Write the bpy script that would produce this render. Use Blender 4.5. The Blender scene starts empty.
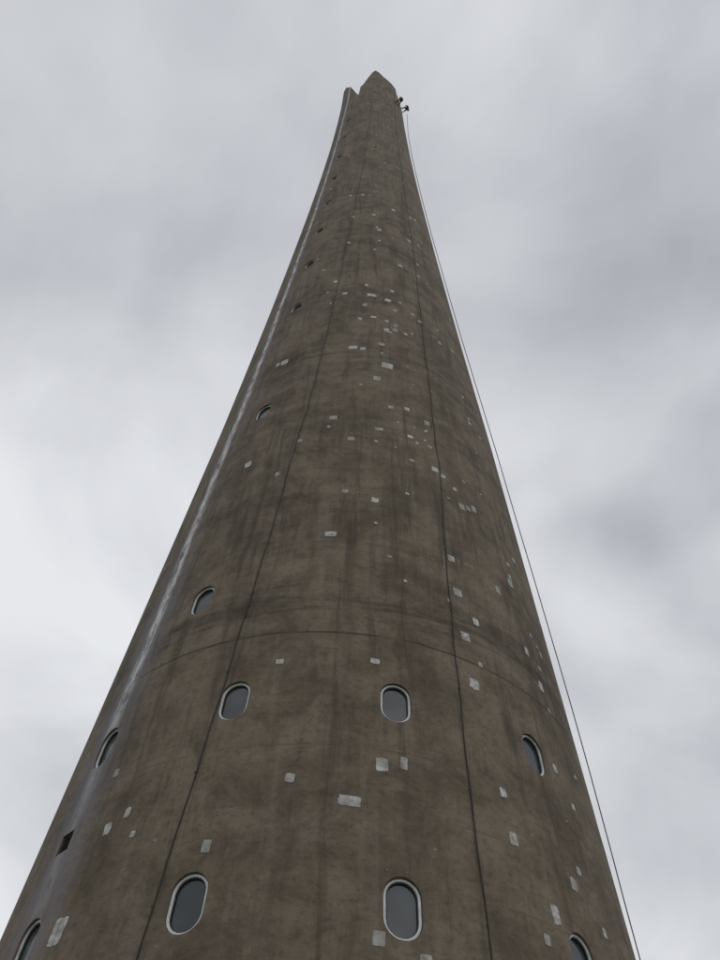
import bpy, bmesh, math, random
from mathutils import Vector, Matrix
random.seed(7)
scene=bpy.context.scene
D=18.5152
R0=[7.0319,-4.9656,0.1974,2.0461]
def rad(z):
    t=z/127; return R0[0]+R0[1]*t+R0[2]*t*t+R0[3]*t**3+.16*min(1,max(0,(z-40)/60))
def dx(z):
    return 0.0 if z<28 else -1.10*((z-28)/97)**1.1
def P(az,z,off=0.0):
    a=math.radians(az); r=rad(z)+off
    return Vector((dx(z)+r*math.sin(a),-r*math.cos(a),z))
def frame(az,z):
    a=math.radians(az)
    t=Vector((math.cos(a),math.sin(a),0))
    u=(P(az,z+.2)-P(az,z-.2)).normalized()
    n=t.cross(u).normalized()
    return t,u,n

def link(o,parent=None):
    scene.collection.objects.link(o)
    if parent: o.parent=parent
    return o
def mesh_obj(name,verts,faces,mat=None,parent=None,smooth=False):
    me=bpy.data.meshes.new(name); me.from_pydata([tuple(v) for v in verts],[],faces); me.update()
    if mat: me.materials.append(mat)
    if smooth:
        for p in me.polygons: p.use_smooth=True
    return link(bpy.data.objects.new(name,me),parent)

# ---------------- node helpers
class NT:
    def __init__(s,tree): s.t=tree; s.n=tree.nodes; s.l=tree.links
    def new(s,typ,**kw):
        n=s.n.new(typ)
        for k,v in kw.items(): setattr(n,k,v)
        return n
    def put(s,sock,v):
        if isinstance(v,bpy.types.NodeSocket): s.l.new(v,sock)
        elif v is not None: sock.default_value=v
    def math(s,op,a,b=None,c=None,clamp=False):
        n=s.new("ShaderNodeMath",operation=op,use_clamp=clamp)
        s.put(n.inputs[0],a)
        if b is not None: s.put(n.inputs[1],b)
        if c is not None: s.put(n.inputs[2],c)
        return n.outputs[0]
    def noise(s,vec,scale,detail=4,rough=.5,dist=0):
        n=s.new("ShaderNodeTexNoise"); s.put(n.inputs["Vector"],vec)
        n.inputs["Scale"].default_value=scale; n.inputs["Detail"].default_value=detail
        n.inputs["Roughness"].default_value=rough; n.inputs["Distortion"].default_value=dist
        return n.outputs["Fac"]
    def ramp(s,v,a,b,lo=0.,hi=1.,smooth=True):
        n=s.new("ShaderNodeMapRange"); n.interpolation_type='SMOOTHSTEP' if smooth else 'LINEAR'
        s.put(n.inputs[0],v); s.put(n.inputs[1],a); s.put(n.inputs[2],b); s.put(n.inputs[3],lo); s.put(n.inputs[4],hi)
        return n.outputs[0]
    def mix(s,f,a,b,mode='MIX'):
        n=s.new("ShaderNodeMix",data_type='RGBA',blend_type=mode)
        s.put(n.inputs[0],f)
        for sk,v in ((n.inputs[6],a),(n.inputs[7],b)):
            if isinstance(v,tuple): v=(v[0],v[1],v[2],1)
            s.put(sk,v)
        return n.outputs[2]
    def vec(s,x,y,z=0.0):
        n=s.new("ShaderNodeCombineXYZ"); s.put(n.inputs[0],x); s.put(n.inputs[1],y); s.put(n.inputs[2],z); return n.outputs[0]
def material(name,rough=.8,color=(.5,.5,.5),metal=0,spec=None):
    m=bpy.data.materials.new(name); m.use_nodes=True
    t=NT(m.node_tree); b=m.node_tree.nodes["Principled BSDF"]
    b.inputs["Base Color"].default_value=(*color,1); b.inputs["Roughness"].default_value=rough; b.inputs["Metallic"].default_value=metal
    if spec is not None: b.inputs["Specular IOR Level"].default_value=spec
    return m,t,b
def simple(name,color,rough=.7,var=.15,scale=8,metal=0,spec=None):
    m,t,b=material(name,rough,color,metal,spec)
    co=t.new("ShaderNodeTexCoord").outputs["Object"]
    f=t.noise(co,scale,3,.6)
    t.put(b.inputs["Base Color"],t.mix(t.ramp(f,.3,.7),tuple(c*(1-var) for c in color),tuple(c*(1+var) for c in color)))
    return m

# ---------------- concrete (UV = metres round the wall, metres up)
conc,t,b=material("weathered_concrete",.92,spec=.2)
uv=t.new("ShaderNodeUVMap",uv_map="wall").outputs[0]
sp=t.new("ShaderNodeSeparateXYZ"); t.put(sp.inputs[0],uv); U,V=sp.outputs[0],sp.outputs[1]
big=t.noise(t.vec(U,t.math('MULTIPLY',V,.45)),.55,4,.65)
mid=t.noise(t.vec(U,t.math('MULTIPLY',V,.8),3.3),1.5,6,.72,.4)
fine=t.noise(t.vec(U,V,9.1),9,4,.8)
hor=t.noise(t.vec(t.math('MULTIPLY',U,.36),t.math('MULTIPLY',V,1.9),5.5),1.0,6,.70,.5)   # horizontal pour staining
ver=t.noise(t.vec(t.math('MULTIPLY',U,3.6),t.math('MULTIPLY',V,.2),1.5),1.0,4,.7,.3)    # vertical run-off
wobn=t.math('SUBTRACT',t.noise(t.vec(U,t.math('MULTIPLY',V,.2),1.7),.35,3,.6),.5)
col=t.mix(t.ramp(big,.34,.66),(.130,.103,.076),(.216,.175,.131))
col=t.mix(t.ramp(mid,.46,.66,0,.55),col,(.262,.220,.174))
col=t.mix(t.ramp(mid,.48,.33,0,.55),col,(.085,.068,.051))
col=t.mix(t.ramp(ver,.50,.67,0,.58),col,(.074,.060,.046))
col=t.mix(t.ramp(ver,.46,.32,0,.30),col,(.26,.222,.178))
col=t.mix(t.ramp(fine,.47,.70,0,.5),col,(.078,.063,.049))
Vw=t.math('ADD',V,t.math('MULTIPLY',wobn,1.8))
def belt(z,w,amp):
    return t.ramp(t.math('ABSOLUTE',t.math('SUBTRACT',Vw,z)),0.0,w,amp,0)
m_=None
for z,w,a in [(14.3,1.3,.9),(16.4,.8,.45),(18.9,1.1,.4),(10,.8,.3),(23.6,1.5,.45),(28.8,2.4,.8),(35.5,2,.45),(44,4,.45),(54,5,.45),(68,6,.45),(90,9,.4)]:
    q=belt(z,w,a); m_=q if m_ is None else t.math('MAXIMUM',m_,q)
hs=t.ramp(hor,.43,.62)
ds=t.math('MULTIPLY',t.math('ADD',t.math('MULTIPLY',m_,.70),.17),hs,clamp=True)
ds=t.math('MULTIPLY',ds,t.ramp(mid,.30,.58,1.0,.6))
col=t.mix(ds,col,(.050,.041,.033))
fr=t.math('FRACT',t.math('ADD',t.math('DIVIDE',V,1.22),t.math('MULTIPLY',big,.10)))
ln=t.ramp(t.math('ABSOLUTE',t.math('SUBTRACT',fr,.5)),0.0,.03,1,0)
ln=t.math('MULTIPLY',ln,t.ramp(mid,.45,.66,0,.35))
col=t.mix(ln,col,(.065,.052,.041))
jl=t.ramp(t.math('ABSOLUTE',t.math('SUBTRACT',t.math('ADD',V,t.math('MULTIPLY',big,.16)),13.32)),0.0,.06,.7,0)
jl=t.math('MULTIPLY',jl,t.ramp(mid,.35,.55,.15,1))
col=t.mix(jl,col,(.035,.029,.024))
# lime run-off down one seam
u0=math.radians(-48)*5.0
wob=t.math('MULTIPLY',t.math('SUBTRACT',t.noise(t.vec(0.0,V,2.0),.13,6,.7),.5),.5)
dU=t.math('ABSOLUTE',t.math('SUBTRACT',t.math('ADD',U,wob),u0))
run=t.noise(t.vec(t.math('MULTIPLY',U,4),t.math('MULTIPLY',V,.5),7),1.2,4,.7)
broad=t.math('MULTIPLY',t.ramp(dU,.15,.85,1,0),t.ramp(run,.3,.62,.25,.9))
broad=t.math('MULTIPLY',broad,t.ramp(V,13,20,1,.4))
col=t.mix(broad,col,(.205,.195,.215))
narrow=t.math('MULTIPLY',t.ramp(dU,.02,.26,1,0),t.ramp(t.noise(t.vec(t.math('MULTIPLY',U,6),t.math('MULTIPLY',V,1.2),4),1.0,5,.75),.36,.58,0,1))
narrow=t.math('MULTIPLY',narrow,t.ramp(V,9,15,.2,1))
col=t.mix(narrow,col,(.66,.66,.68))
fre=t.ramp(t.noise(t.vec(U,V,21),5,2,.5),.73,.79,0,.6)
col=t.mix(fre,col,(.36,.35,.33))
t.put(b.inputs["Base Color"],col)
bp=t.new("ShaderNodeBump"); bp.inputs["Strength"].default_value=.6; bp.inputs["Distance"].default_value=.03
hgt=t.math('ADD',t.math('ADD',t.math('MULTIPLY',fine,.35),mid),t.math('MULTIPLY',t.math('ADD',ln,jl),-.5))
t.put(bp.inputs["Height"],hgt); t.put(b.inputs["Normal"],bp.outputs[0])

# patch mortar
patchm,t,b=material("repair_mortar",.85,spec=.2)
co=t.new("ShaderNodeTexCoord").outputs["Object"]
c=t.mix(t.ramp(t.noise(co,9,4,.7),.33,.62),(.27,.26,.24),(.61,.61,.595))
c=t.mix(t.ramp(t.noise(co,1.3,2,.5),.43,.60,0,.65),c,(.25,.235,.21))
t.put(b.inputs["Base Color"],c)
framem=simple("window_frame_white",(.64,.66,.66),.45,.15,6)
glassm,t,b=material("window_glass",.06,(.07,.08,.085))
co=t.new("ShaderNodeTexCoord").outputs["Object"]
t.put(b.inputs["Base Color"],t.mix(t.ramp(t.noise(co,.9,3,.5),.35,.65),(.035,.042,.048),(.080,.090,.095)))
t.put(b.inputs["Roughness"],t.ramp(t.noise(co,5,3,.6),.3,.7,.05,.22))
cablem=simple("lightning_conductor_dark",(.022,.019,.017),.7)
sealm=simple("window_seal_black",(.02,.02,.02),.7)
ventm=simple("vent_louvre_weathered",(.05,.046,.042),.8)

# ---------------- tower
tower=link(bpy.data.objects.new("concrete_lift_tower",None)); tower.location=(0,D,0)
tower.empty_display_size=2
rimk=[(-180,124),(-150,131),(-138,120),(-120,112),(-108,116),(-92,124),(-78,134),(-70,131.5),(-62,130.5),(-55,126.5),(-47,124),(-38,118),(-30,112.5),(-25,110),(-23,117),(-19,118),(-12,122.5),(-3,129),(3,131.5),(8,130.6),(20,127),(30,126),(40,125.5),(47,124.8),(50,121),(60,118.5),(76,114),(90,112),(102,118),(120,131),(140,128),(180,124)]
def rim(az):
    for (a,h),(a2,h2) in zip(rimk,rimk[1:]):
        if a<=az<=a2: return h+(h2-h)*(az-a)/(a2-a)
    return 124
N=360
zs=[-.3]+[float(i) for i in range(1,105)]
TOPN=22; ZI=102.0
rows=[]; verts=[]
azs=[-180+i*360/N for i in range(N)]
for z in zs:
    rows.append(len(verts)); verts+= [P(a,z) for a in azs]
for k in range(1,TOPN+1):
    rows.append(len(verts)); verts+=[P(a,104+(rim(a)-104)*k/TOPN) for a in azs]
for k in range(TOPN,-1,-1):
    rows.append(len(verts)); verts+=[P(a,ZI+(rim(a)-ZI)*k/TOPN,-.5) for a in azs]
faces=[]
for i in range(len(rows)-1):
    for j in range(N):
        k=(j+1)%N
        faces.append((rows[i]+j,rows[i]+k,rows[i+1]+k,rows[i+1]+j))
faces.append(tuple(rows[0]+j for j in range(N))[::-1])
faces.append(tuple(rows[-1]+j for j in range(N)))
shaft=mesh_obj("shaft",verts,faces,conc,tower)
me=shaft.data; ul=me.uv_layers.new(name="wall")
for f in me.polygons:
    js=[me.loops[li].vertex_index%N for li in f.loop_indices]
    wrap=(0 in js and N-1 in js and len(js)==4)
    for li in f.loop_indices:
        vi=me.loops[li].vertex_index; az=azs[vi%N]
        if wrap and vi%N==0: az+=360
        ul.data[li].uv=(math.radians(az)*5.0,verts[vi].z)

# windows  (azimuth, height)
wins=[]
for a in (-171,-141,-111,-80,-47.9,-18.55,10.1,39.6,69,99,129,159):
    wins.append((a,7.5)); 
for a in (-171,-141,-111,-80,-47.6,-18.5,9.75,38.6,69,99,129,159):
    wins.append((a,11.5))
for a,z in [(-32.9,15.1),(-33.9,25.1),(-34.3,35.8),(-34.6,42.6),(-34.5,49.3),(-34.2,56.5),(-35,64.5),(-36,73.4),(-36,83),(-36,93)]: wins.append((a,z))
def stadium(w,h,n=12):
    r=w/2; s=h/2-r; pts=[]
    for i in range(n+1):
        a=math.pi*i/n; pts.append((r*math.cos(a),s+r*math.sin(a)))
    for i in range(n+1):
        a=math.pi+math.pi*i/n; pts.append((r*math.cos(a),-s+r*math.sin(a)))
    return pts
cv,cf=[],[]; fv,ff=[],[]; gv,gf=[],[]; sv,sf=[],[]
def prism(V_,F_,c,fr,pts,d0,d1):
    t_,u_,n_=fr; b0=len(V_); m=len(pts)
    for d in (d0,d1):
        for x,y in pts: V_.append(c+t_*x+u_*y+n_*d)
    for i in range(m):
        j=(i+1)%m; F_.append((b0+i,b0+j,b0+m+j,b0+m+i))
    F_.append(tuple(b0+i for i in range(m))[::-1]); F_.append(tuple(b0+m+i for i in range(m)))
def ring(V_,F_,c,fr,secs):
    t_,u_,n_=fr; base=len(V_); m=len(secs[0][0]); k=len(secs)
    for pts,d in secs:
        for x,y in pts: V_.append(c+t_*x+u_*y+n_*d)
    for s in range(k):
        s2=(s+1)%k
        for i in range(m):
            j=(i+1)%m; F_.append((base+s*m+i,base+s*m+j,base+s2*m+j,base+s2*m+i))
for a,z in wins:
    c=P(a,z); fr=frame(a,z)
    prism(cv,cf,c,fr,stadium(.625,.965),-.26,.3)
    secs=[(stadium(.612,.952),-.14),(stadium(.612,.952),-.060),(stadium(.602,.942),-.050),(stadium(.530,.870),-.050),(stadium(.520,.860),-.060),(stadium(.520,.860),-.14)]
    ring(fv,ff,c,fr,secs)
    ring(sv,sf,c,fr,[(stadium(.519,.859),-.13),(stadium(.519,.859),-.080),(stadium(.482,.822),-.080),(stadium(.482,.822),-.13)])
    prism(gv,gf,c,fr,stadium(.505,.845),-.115,-.11)
c=P(-48.5,9.4); fr=frame(-48.5,9.4)
prism(cv,cf,c,fr,[(.2,.2),(-.2,.2),(-.2,-.2),(.2,-.2)],-.25,.3)
cutter=mesh_obj("cutter",cv,cf)
bpy.context.view_layer.update()
cutter.location=(0,D,0)
for o in (shaft,cutter):
    bm=bmesh.new(); bm.from_mesh(o.data); bmesh.ops.recalc_face_normals(bm,faces=bm.faces); bm.to_mesh(o.data); bm.free()
mod=shaft.modifiers.new("openings",'BOOLEAN'); mod.operation='DIFFERENCE'; mod.solver='EXACT'; mod.object=cutter
bpy.context.view_layer.update()
dg=bpy.context.evaluated_depsgraph_get()
nm=bpy.data.meshes.new_from_object(shaft.evaluated_get(dg))
shaft.modifiers.clear(); shaft.data=nm
bpy.data.objects.remove(cutter)
if not nm.materials: nm.materials.append(conc)
for p in nm.polygons: p.use_smooth=False
def fixn(o):
    bm=bmesh.new(); bm.from_mesh(o.data); bmesh.ops.recalc_face_normals(bm,faces=bm.faces); bm.to_mesh(o.data); bm.free(); return o
fixn(mesh_obj("window_frames",fv,ff,framem,tower))
fixn(mesh_obj("window_seals",sv,sf,sealm,tower))
fixn(mesh_obj("window_panes",gv,gf,glassm,tower))
lv,lf=[],[]
for k in range(5):
    y=-.17+k*.07; t_,u_,n_=fr
    b0=len(lv)
    for (yy,d) in ((y,-.03),(y+.012,-.03),(y+.07,-.10),(y+.058,-.10)):
        for x in (-.19,.19): lv.append(c+t_*x+u_*yy+n_*d)
    lf+= [(b0,b0+1,b0+3,b0+2),(b0+2,b0+3,b0+5,b0+4),(b0+4,b0+5,b0+7,b0+6),(b0+6,b0+7,b0+1,b0),(b0,b0+2,b0+4,b0+6),(b0+1,b0+7,b0+5,b0+3)]
mesh_obj("vent_louvres",lv,lf,ventm,tower)

# repair patches (az, z, w, h)
pt=[(2.5,9.2,.38,.2),(7.3,10.0,.22,.28),(10.8,10.1,.13,.26),(-6.7,9.6,.16,.18),(-11.3,12.4,.16,.13),(6,12.5,.19,.14),(-17.5,8.4,.15,.22),(6.9,7.0,.18,.22),(12.9,6.8,.17,.14),(28.5,10.1,.14,.2),(29,9.2,.17,.24),(25.8,12.6,.24,.3),(25.3,14,.22,.28),(28.8,14.7,.16,.24),(25,15.5,.22,.26),(24.5,16.8,.2,.26),(28.1,13.3,.1,.15),(38.4,16.6,.16,.3),(45.1,17.5,.2,.3),(45,14.9,.15,.28),(47.8,14,.16,.3),(44.6,11.5,.14,.2),(41.6,8.9,.18,.24),(35.1,8.1,.17,.32),(32.2,7.6,.13,.18),(-39.9,7.5,.3,.45),(-33.5,9.4,.12,.2),(-36.9,9.2,.16,.24),(-40.1,10.5,.12,.18),(-30.9,8.9,.1,.12),(-4.5,16.8,.28,.2),(5.5,18.5,.2,.22),(-2.1,18.8,.16,.18),(-7.7,23.2,.25,.25),(-1.7,21.8,.22,.22),(9.1,27.7,.42,.5),(5.5,26.4,.26,.35),(6.4,22.6,.26,.2),(10.2,24.3,.18,.2),(16,22.6,.18,.2),(22.4,24,.2,.32),(15.6,24.5,.18,.22),(22.4,22.4,.15,.2),(16,21.1,.16,.16),(23.2,21.1,.22,.26),(25.7,20.9,.16,.2),(30.8,19.7,.22,.3),(33.1,19.8,.16,.2),(35.5,20,.18,.3),(29.3,20.5,.14,.16),(-16.7,21.9,.18,.2),(-32.6,21.4,.24,.3),(-21.3,20.1,.14,.2),(-31.1,29.1,.3,.45),(-34.4,29.2,.18,.3),(1.6,35.4,.5,.5),(-11.1,35.6,.3,.35),(9.1,35.1,.35,.5),(2.5,32.6,.3,.3),(8.1,32.4,.2,.3),(8.9,31.2,.3,.25),(-3.4,32.3,.2,.25),(-3.8,29.1,.34,.3),(0,29,.2,.3),(7.2,29.7,.25,.3),(21.1,34.4,.24,.4),(24.4,33.9,.24,.4),(17.4,41.2,.3,.5),(5.7,47.1,.3,.6),(2.1,50.5,.3,.6),(26.5,47.3,.3,.6),(16.9,53.1,.3,.7)]
pt=[(a,z,w_*1.02,h_*.98) if z<30 else (a+1.5,z,w_*.82,h_*.72) for a,z,w_,h_ in pt]
for i in range(62):
    z=31+75*random.random()**1.5
    az=random.gauss(11,17) if random.random()<.8 else random.uniform(-40,55)
    s=random.uniform(.35,1.0); pt.append((az,z,.22*s,.29*s*(1+z/100)))
for i in range(24):
    z=random.uniform(15,30); pt.append((random.gauss(20,13),z,random.uniform(.06,.12),random.uniform(.06,.16)))
for i in range(20):
    pt.append((random.uniform(42,66),random.uniform(8,30),random.uniform(.08,.15),random.uniform(.1,.22)))
for i in range(60):
    pt.append((random.uniform(75,280),random.uniform(6,80),random.uniform(.12,.3),random.uniform(.15,.4)))
pv,pf=[],[]
for az,z,w,h in pt:
    t_,u_,n_=frame(az,z); poly=[]
    n=5; tl=random.uniform(-.08,.08)
    for (x0,y0,x1,y1) in ((-1,-1,1,-1),(1,-1,1,1),(1,1,-1,1),(-1,1,-1,-1)):
        for k in range(n):
            f=k/n; jx=random.uniform(-.08,.08); jy=random.uniform(-.08,.08)
            cr=.95 if k==0 else 1
            xx=(x0+(x1-x0)*f+jx)*w/2*cr; yy=(y0+(y1-y0)*f+jy)*h/2*cr
            poly.append((xx-tl*yy,yy+tl*xx))
    m=len(poly); b0=len(pv)
    for off in (.007,-.02):
        for x,y in poly: pv.append(P(az+math.degrees(x/rad(z)),z+y,off))
    pv.append(P(az,z,.009))
    for i in range(m):
        j=(i+1)%m; pf.append((b0+i,b0+j,b0+2*m)); pf.append((b0+m+i,b0+m+j,b0+j,b0+i))
mesh_obj("repair_patches",pv,pf,patchm,tower)

# lightning conductors
def tube(name,pts,r,mat,parent=None,res=3,radii=None):
    cu=bpy.data.curves.new(name,'CURVE'); cu.dimensions='3D'; cu.bevel_depth=r; cu.bevel_resolution=res
    s=cu.splines.new('POLY'); s.points.add(len(pts)-1)
    for i,(q,p) in enumerate(zip(s.points,pts)):
        q.co=(*p,1)
        if radii: q.radius=radii[i]
    cu.materials.append(mat)
    return link(bpy.data.objects.new(name,cu),parent)
def interp(tab,z):
    if z<=tab[0][0]: return tab[0][1]
    for (a,h),(a2,h2) in zip(tab,tab[1:]):
        if z<=a2: return h+(h2-h)*(z-a)/(a2-a)
    return tab[-1][1]
cables=[[(0,-24.5),(6.8,-23.4),(10.2,-22.1),(13.8,-20.2),(19.7,-18.3),(27.2,-15.6),(45,-12),(73,-5),(111,-1)],[(0,21.6),(7,21.9),(13.7,22.1),(21,24.6),(29.6,25.6),(45.5,30),(92,37),(122,43)]]
cl_v,cl_f=[],[]
for i,tab in enumerate(cables):
    pts=[];z=0.3;ph=random.random()*9
    top=tab[-1][0]
    while z<top:
        off=.020+.008*math.sin(z*2.1+ph)
        az=interp(tab,z)+.16*math.sin(z*.9+ph)+.10*math.sin(z*2.7)
        pts.append(P(az,z,off)); z+=.4
        if int(z/2.4)!=int((z-.4)/2.4):
            c=P(az,z,0.0); prism(cl_v,cl_f,c,frame(az,z),[(.018,.01),(-.018,.01),(-.018,-.01),(.018,-.01)],-.01,.022)
    tube("lightning_conductor",pts,.0115,cablem,tower,radii=[1+min(1,k*.4/60)*.5 for k in range(len(pts))])
mesh_obj("conductor_clips",cl_v,cl_f,cablem,tower)
# ---------------- abseilers
def human(name,az,z,flip=1):
    root=link(bpy.data.objects.new(name,None)); root.empty_display_size=.5
    t_,u_,n_=frame(az,z); base=P(az,z)+Vector((0,D,0))
    n_=Vector((n_.x,n_.y,0)).normalized()
    M=Matrix(((n_.x,t_.x,0,base.x),(n_.y,t_.y,0,base.y),(0,0,1,base.z),(0,0,0,1)))
    root.matrix_world=M
    V=[];E=[];Rr=[]
    def v(x,y,zz,r): V.append((x,y,zz)); Rr.append(r); return len(V)-1
    def ch(*ids):
        for a,b in zip(ids,ids[1:]): E.append((a,b))
    pel=v(.72,0,0,.16); waist=v(.80,0,.18,.14); chest=v(.88,0,.38,.17); sh=v(.92,0,.50,.14); neck=v(.90,0,.58,.06); hd=v(.88,0,.68,.09); hd2=v(.87,0,.79,.095)
    ch(pel,waist,chest,sh,neck,hd,hd2)
    for s in (1,-1):
        hip=v(.68,.12*s,-.02,.11); kn=v(.36,.20*s,.06 if s*flip>0 else -.10,.085); an=v(.09,.24*s,-.12 if s*flip>0 else -.38,.055)
        toe=v(.06,.26*s,.06 if s*flip>0 else -.20,.045); ch(pel,hip,kn,an,toe)
        shd=v(.90,.19*s,.47,.08)
        if s*flip>0: el=v(.70,.30*s,.58,.055); wr=v(.58,.10*s,.80,.036); pm=v(.57,.06*s,.88,.036)
        else: el=v(.80,.32*s,.22,.055); wr=v(.66,.22*s,.02,.036); pm=v(.63,.16*s,-.04,.036)
        ch(sh,shd,el,wr,pm)
    me=bpy.data.meshes.new("body"); me.from_pydata(V,E,[]); o=link(bpy.data.objects.new("body",me),root)
    o.modifiers.new("skin",'SKIN')
    for i,r in enumerate(Rr): me.skin_vertices[0].data[i].radius=(r,r)
    me.skin_vertices[0].data[0].use_root=True
    ss=o.modifiers.new("sub",'SUBSURF'); ss.levels=2; ss.render_levels=2
    me.materials.append(cloth)
    fm=bpy.data.meshes.new("fingers"); FV=[];FE=[];FR=[]
    for s in (1,-1):
        up=s*flip>0
        pc=Vector((.57,.06*s,.88)) if up else Vector((.63,.16*s,-.04))
        ax=Vector((0,-.25*s,.97)) if up else Vector((-.5,-.5*s,-.7)).normalized()
        sd=Vector((-1,0,0)) if up else Vector((.7,-.1,-.6)).normalized()
        for k,L in enumerate((.075,.085,.08,.06)):
            a0=pc+sd*(-.03+.02*k)+ax*.02; a1=a0+ax*L*.5; a2=a1+ax*L*.3+Vector((-.01,-.03*s,0)); 
            i0=len(FV); FV+= [a0,a1,a2]; FE+=[(i0,i0+1),(i0+1,i0+2)]; FR+=[.010,.009,.008]
        a0=pc-sd*.03-ax*.02; a1=a0-sd*.035+ax*.02; a2=a1+ax*.03; i0=len(FV); FV+=[a0,a1,a2]; FE+=[(i0,i0+1),(i0+1,i0+2)]; FR+=[.012,.011,.009]
    fm.from_pydata([tuple(q) for q in FV],FE,[]); fo=link(bpy.data.objects.new("fingers",fm),root); fo.modifiers.new("skin",'SKIN')
    for i,r in enumerate(FR):
        fm.skin_vertices[0].data[i].radius=(r,r)
        if i%3==0: fm.skin_vertices[0].data[i].use_root=True
    ss=fo.modifiers.new("sub",'SUBSURF'); ss.levels=1; ss.render_levels=1
    fm.materials.append(skinm)
    def blob(nm,loc,sc,mat,cut=None,seg=20):
        bm=bmesh.new(); bmesh.ops.create_uvsphere(bm,u_segments=seg,v_segments=12,radius=1)
        if cut is not None:
            bmesh.ops.delete(bm,geom=[q for q in bm.verts if q.co.z<cut],context='VERTS')
        for q in bm.verts: q.co=Vector((q.co.x*sc[0]+loc[0],q.co.y*sc[1]+loc[1],q.co.z*sc[2]+loc[2]))
        m=bpy.data.meshes.new(nm); bm.to_mesh(m); bm.free(); m.materials.append(mat)
        for p in m.polygons:p.use_smooth=True
        return link(bpy.data.objects.new(nm,m),root)
    blob("face",(.845,0,.72),(.085,.078,.11),skinm); blob("nose",(.758,0,.715),(.018,.014,.024),skinm,seg=10)
    for s in (1,-1):
        blob("eye",(.768,.03*s,.745),(.010,.013,.009),cloth,seg=10); blob("ear",(.865,.083*s,.72),(.022,.012,.032),skinm,seg=10)
    blob("mouth",(.767,0,.672),(.008,.026,.007),strap,seg=10)
    blob("helmet",(.87,0,.77),(.135,.115,.125),helm,cut=-.1)
    def loop(nm,c,rx,ry,z0,r,mat):
        pts=[(c+rx*math.cos(a),ry*math.sin(a),z0) for a in [i*math.pi/12 for i in range(25)]]
        tube(nm,pts,r,mat,root)
    loop("helmet_brim",.87,.14,.118,.758,.010,helm)
    loop("harness_belt",.75,.16,.17,.09,.025,strap)
    for s in (1,-1):
        tube("harness_strap",[(.63,.05*s,.08),(.70,.12*s,.35),(.86,.13*s,.55),(1.04,.10*s,.45),(.95,.05*s,.12)],.018,strap,root)
        hi=s*flip>0
        az_=-.12 if hi else -.38
        blob("boot",(.055,.25*s,az_+.09),(.055,.06,.15),strap,seg=14)
    blob("kit_bag",(.86,-.2*flip,-.38),(.16,.15,.30),strap,seg=14)
    tube("bag_sling",[(.75,-.12*flip,.08),(.85,-.2*flip,-.08)],.01,strap,root)
    tube("rope_device",[(.60,0,.08),(.57,0,.16),(.56,.0,.30)],.02,strap,root)
    inv=M.inverted()
    rt=inv@(P(az,rim(az)-.05,.04)+Vector((0,D,0)))
    pts=[(.57,0,.1)]+[(.57+(rt.x-.57)*k/8,rt.y*k/8,.1+(rt.z-.1)*k/8) for k in range(1,9)]
    tube("working_rope",pts,.012,ropem,root)
    return root
cloth=simple("dark_workwear",(.016,.018,.022),.8)
skinm=simple("skin",(.35,.22,.16),.55,.08)
helm=simple("helmet_shell",(.04,.04,.045),.4)
strap=simple("harness_webbing",(.02,.02,.022),.7)
ropem=simple("rope_fibre",(.10,.10,.105),.8)
human("abseiler",46,111.0,1)
human("abseiler",67,115.4,-1)

# long rope hanging just clear of the wall
pts=[];rr=[];z=.05
gapt=[(0,.05),(8,.05),(10,.10),(13,.18),(18,.20),(26,.17),(40,.16),(70,.16),(100,.25),(114,.6)]
while z<115.4:
    g=sum(interp(gapt,max(0,z+k*2)) for k in (-1,0,1))/3
    q=rad(z)+g; az=math.degrees(math.acos(q/D))
    p=P(az,z,g); pts.append((p.x,p.y+D,p.z)); rr.append(1+min(z,90)/90*2.0); z+=.5 if z<40 else 1.5
tube("hanging_rope",pts,.0105,ropem,radii=rr)

# ---------------- ground
gm,t,b=material("grass_ground",.95)
co=t.new("ShaderNodeTexCoord").outputs["Object"]
c=t.mix(t.ramp(t.noise(co,.15,3,.6),.3,.7),(.045,.07,.022),(.085,.10,.04))
c=t.mix(t.ramp(t.noise(co,9,4,.7),.4,.7,0,.6),c,(.03,.045,.015))
t.put(b.inputs["Base Color"],c)
mesh_obj("ground",[(-3000,-3000,0),(3000,-3000,0),(3000,3000,0),(-3000,3000,0)],[(0,1,2,3)],gm)
pm_=simple("paving_concrete",(.28,.27,.25),.9,.2,1.5)
n=96
pvv=[Vector((math.cos(i*2*math.pi/n)*12,math.sin(i*2*math.pi/n)*12+D,.1)) for i in range(n)]
pvv+=[Vector((math.cos(i*2*math.pi/n)*12,math.sin(i*2*math.pi/n)*12+D,-.1)) for i in range(n)]
mesh_obj("paved_apron",pvv,[tuple(range(n))]+[(i+n,(i+1)%n+n,(i+1)%n,i) for i in range(n)],pm_)

# ---------------- world: overcast
SE,SR=math.radians(52),math.radians(150)
w=bpy.data.worlds.new("World"); scene.world=w; w.use_nodes=True
t=NT(w.node_tree); w.node_tree.nodes.clear()
out=t.new("ShaderNodeOutputWorld")
sky=t.new("ShaderNodeTexSky",sky_type='NISHITA'); sky.sun_disc=False; sky.sun_elevation=SE; sky.sun_rotation=SR
b1=t.new("ShaderNodeBackground"); t.put(b1.inputs[0],sky.outputs[0]); b1.inputs[1].default_value=.08
g=t.new("ShaderNodeTexCoord").outputs["Generated"]
s3=t.new("ShaderNodeSeparateXYZ"); t.put(s3.inputs[0],g)
zz=t.math('ADD',t.math('MAXIMUM',s3.outputs[2],0.0),.35)
pl=t.vec(t.math('DIVIDE',s3.outputs[0],zz),t.math('DIVIDE',s3.outputs[1],zz),3.7)
c1=t.noise(pl,2.7,5,.48,.35); c2=t.noise(pl,1.1,2,.4)
cc=t.math('ADD',t.math('MULTIPLY',c1,.65),t.math('MULTIPLY',c2,.35))
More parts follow.
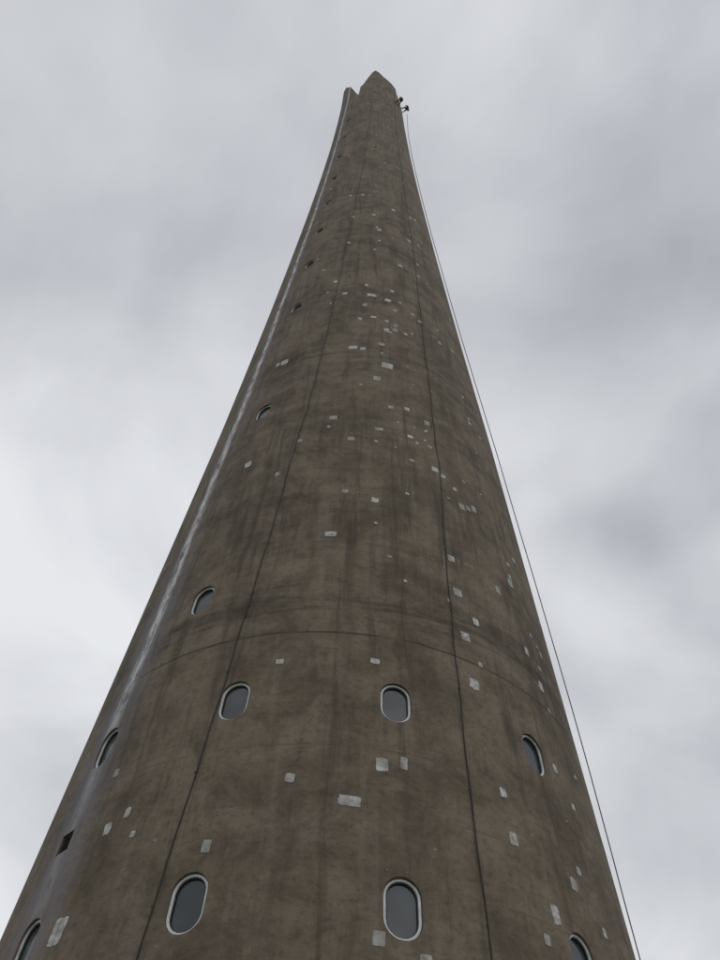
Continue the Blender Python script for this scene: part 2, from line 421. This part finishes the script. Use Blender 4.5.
nc=t.new("ShaderNodeTexNoise"); t.put(nc.inputs["Vector"],g); nc.inputs["Scale"].default_value=3.2; nc.inputs["Detail"].default_value=2
vm=t.new("ShaderNodeVectorMath",operation='MULTIPLY_ADD'); t.l.new(nc.outputs["Color"],vm.inputs[0]); vm.inputs[1].default_value=(.4,.4,.4); 
vs=t.new("ShaderNodeVectorMath",operation='ADD'); t.l.new(g,vs.inputs[0]); vs.inputs[1].default_value=(-.2,-.2,-.2)
t.l.new(vs.outputs[0],vm.inputs[2])
for d,lo,amp in [((-.337,.201,.92),.90,-.07),((.32,.266,.91),.90,-.09),((.39,.76,.516),.92,-.10),((-.15,.085,.985),.94,.06),((-.335,.571,.748),.88,.06),((.335,.596,.731),.94,.06),((-.3,.82,.48),.95,.04)]:
    dp=t.new("ShaderNodeVectorMath",operation='DOT_PRODUCT'); t.l.new(vm.outputs[0],dp.inputs[0]); dp.inputs[1].default_value=d
    cc=t.math('ADD',cc,t.ramp(dp.outputs["Value"],lo,1.04,0,amp))
cr=t.ramp(cc,.30,.65,0,1,False)
colr=t.mix(cr,(.41,.425,.465),(.83,.845,.875))
b2=t.new("ShaderNodeBackground"); t.put(b2.inputs[0],colr); b2.inputs[1].default_value=1.0
mx=t.new("ShaderNodeMixShader"); mx.inputs[0].default_value=.95
t.l.new(b1.outputs[0],mx.inputs[1]); t.l.new(b2.outputs[0],mx.inputs[2]); t.l.new(mx.outputs[0],out.inputs[0])
sl=bpy.data.lights.new("sun",'SUN'); sl.energy=.5; sl.angle=math.radians(70); sl.color=(1,.97,.92)
so=link(bpy.data.objects.new("sun",sl))
dirv=Vector((math.sin(SR)*math.cos(SE),math.cos(SR)*math.cos(SE),math.sin(SE)))
so.rotation_euler=dirv.to_track_quat('Z','Y').to_euler(); so.location=(0,0,60)

# ---------------- camera
f,th,ps,ro=760.5852,0.9695,0.0134,0.056
fw=Vector((math.sin(ps)*math.cos(th),math.cos(ps)*math.cos(th),math.sin(th)))
rt=Vector((math.cos(ps),-math.sin(ps),0)); up=rt.cross(fw)
c,s=math.cos(ro),math.sin(ro)
X=rt*c+up*s; Y=up*c-rt*s; Z=-fw
cd=bpy.data.cameras.new("camera"); co_=link(bpy.data.objects.new("camera",cd))
co_.matrix_world=Matrix(((X.x,Y.x,Z.x,0),(X.y,Y.y,Z.y,0),(X.z,Y.z,Z.z,1.6),(0,0,0,1)))
cd.sensor_fit='VERTICAL'; cd.sensor_height=24; cd.lens=24*f/960; cd.clip_end=6000
scene.camera=co_
scene.view_settings.view_transform='Standard'; scene.view_settings.look='None'; scene.view_settings.exposure=0
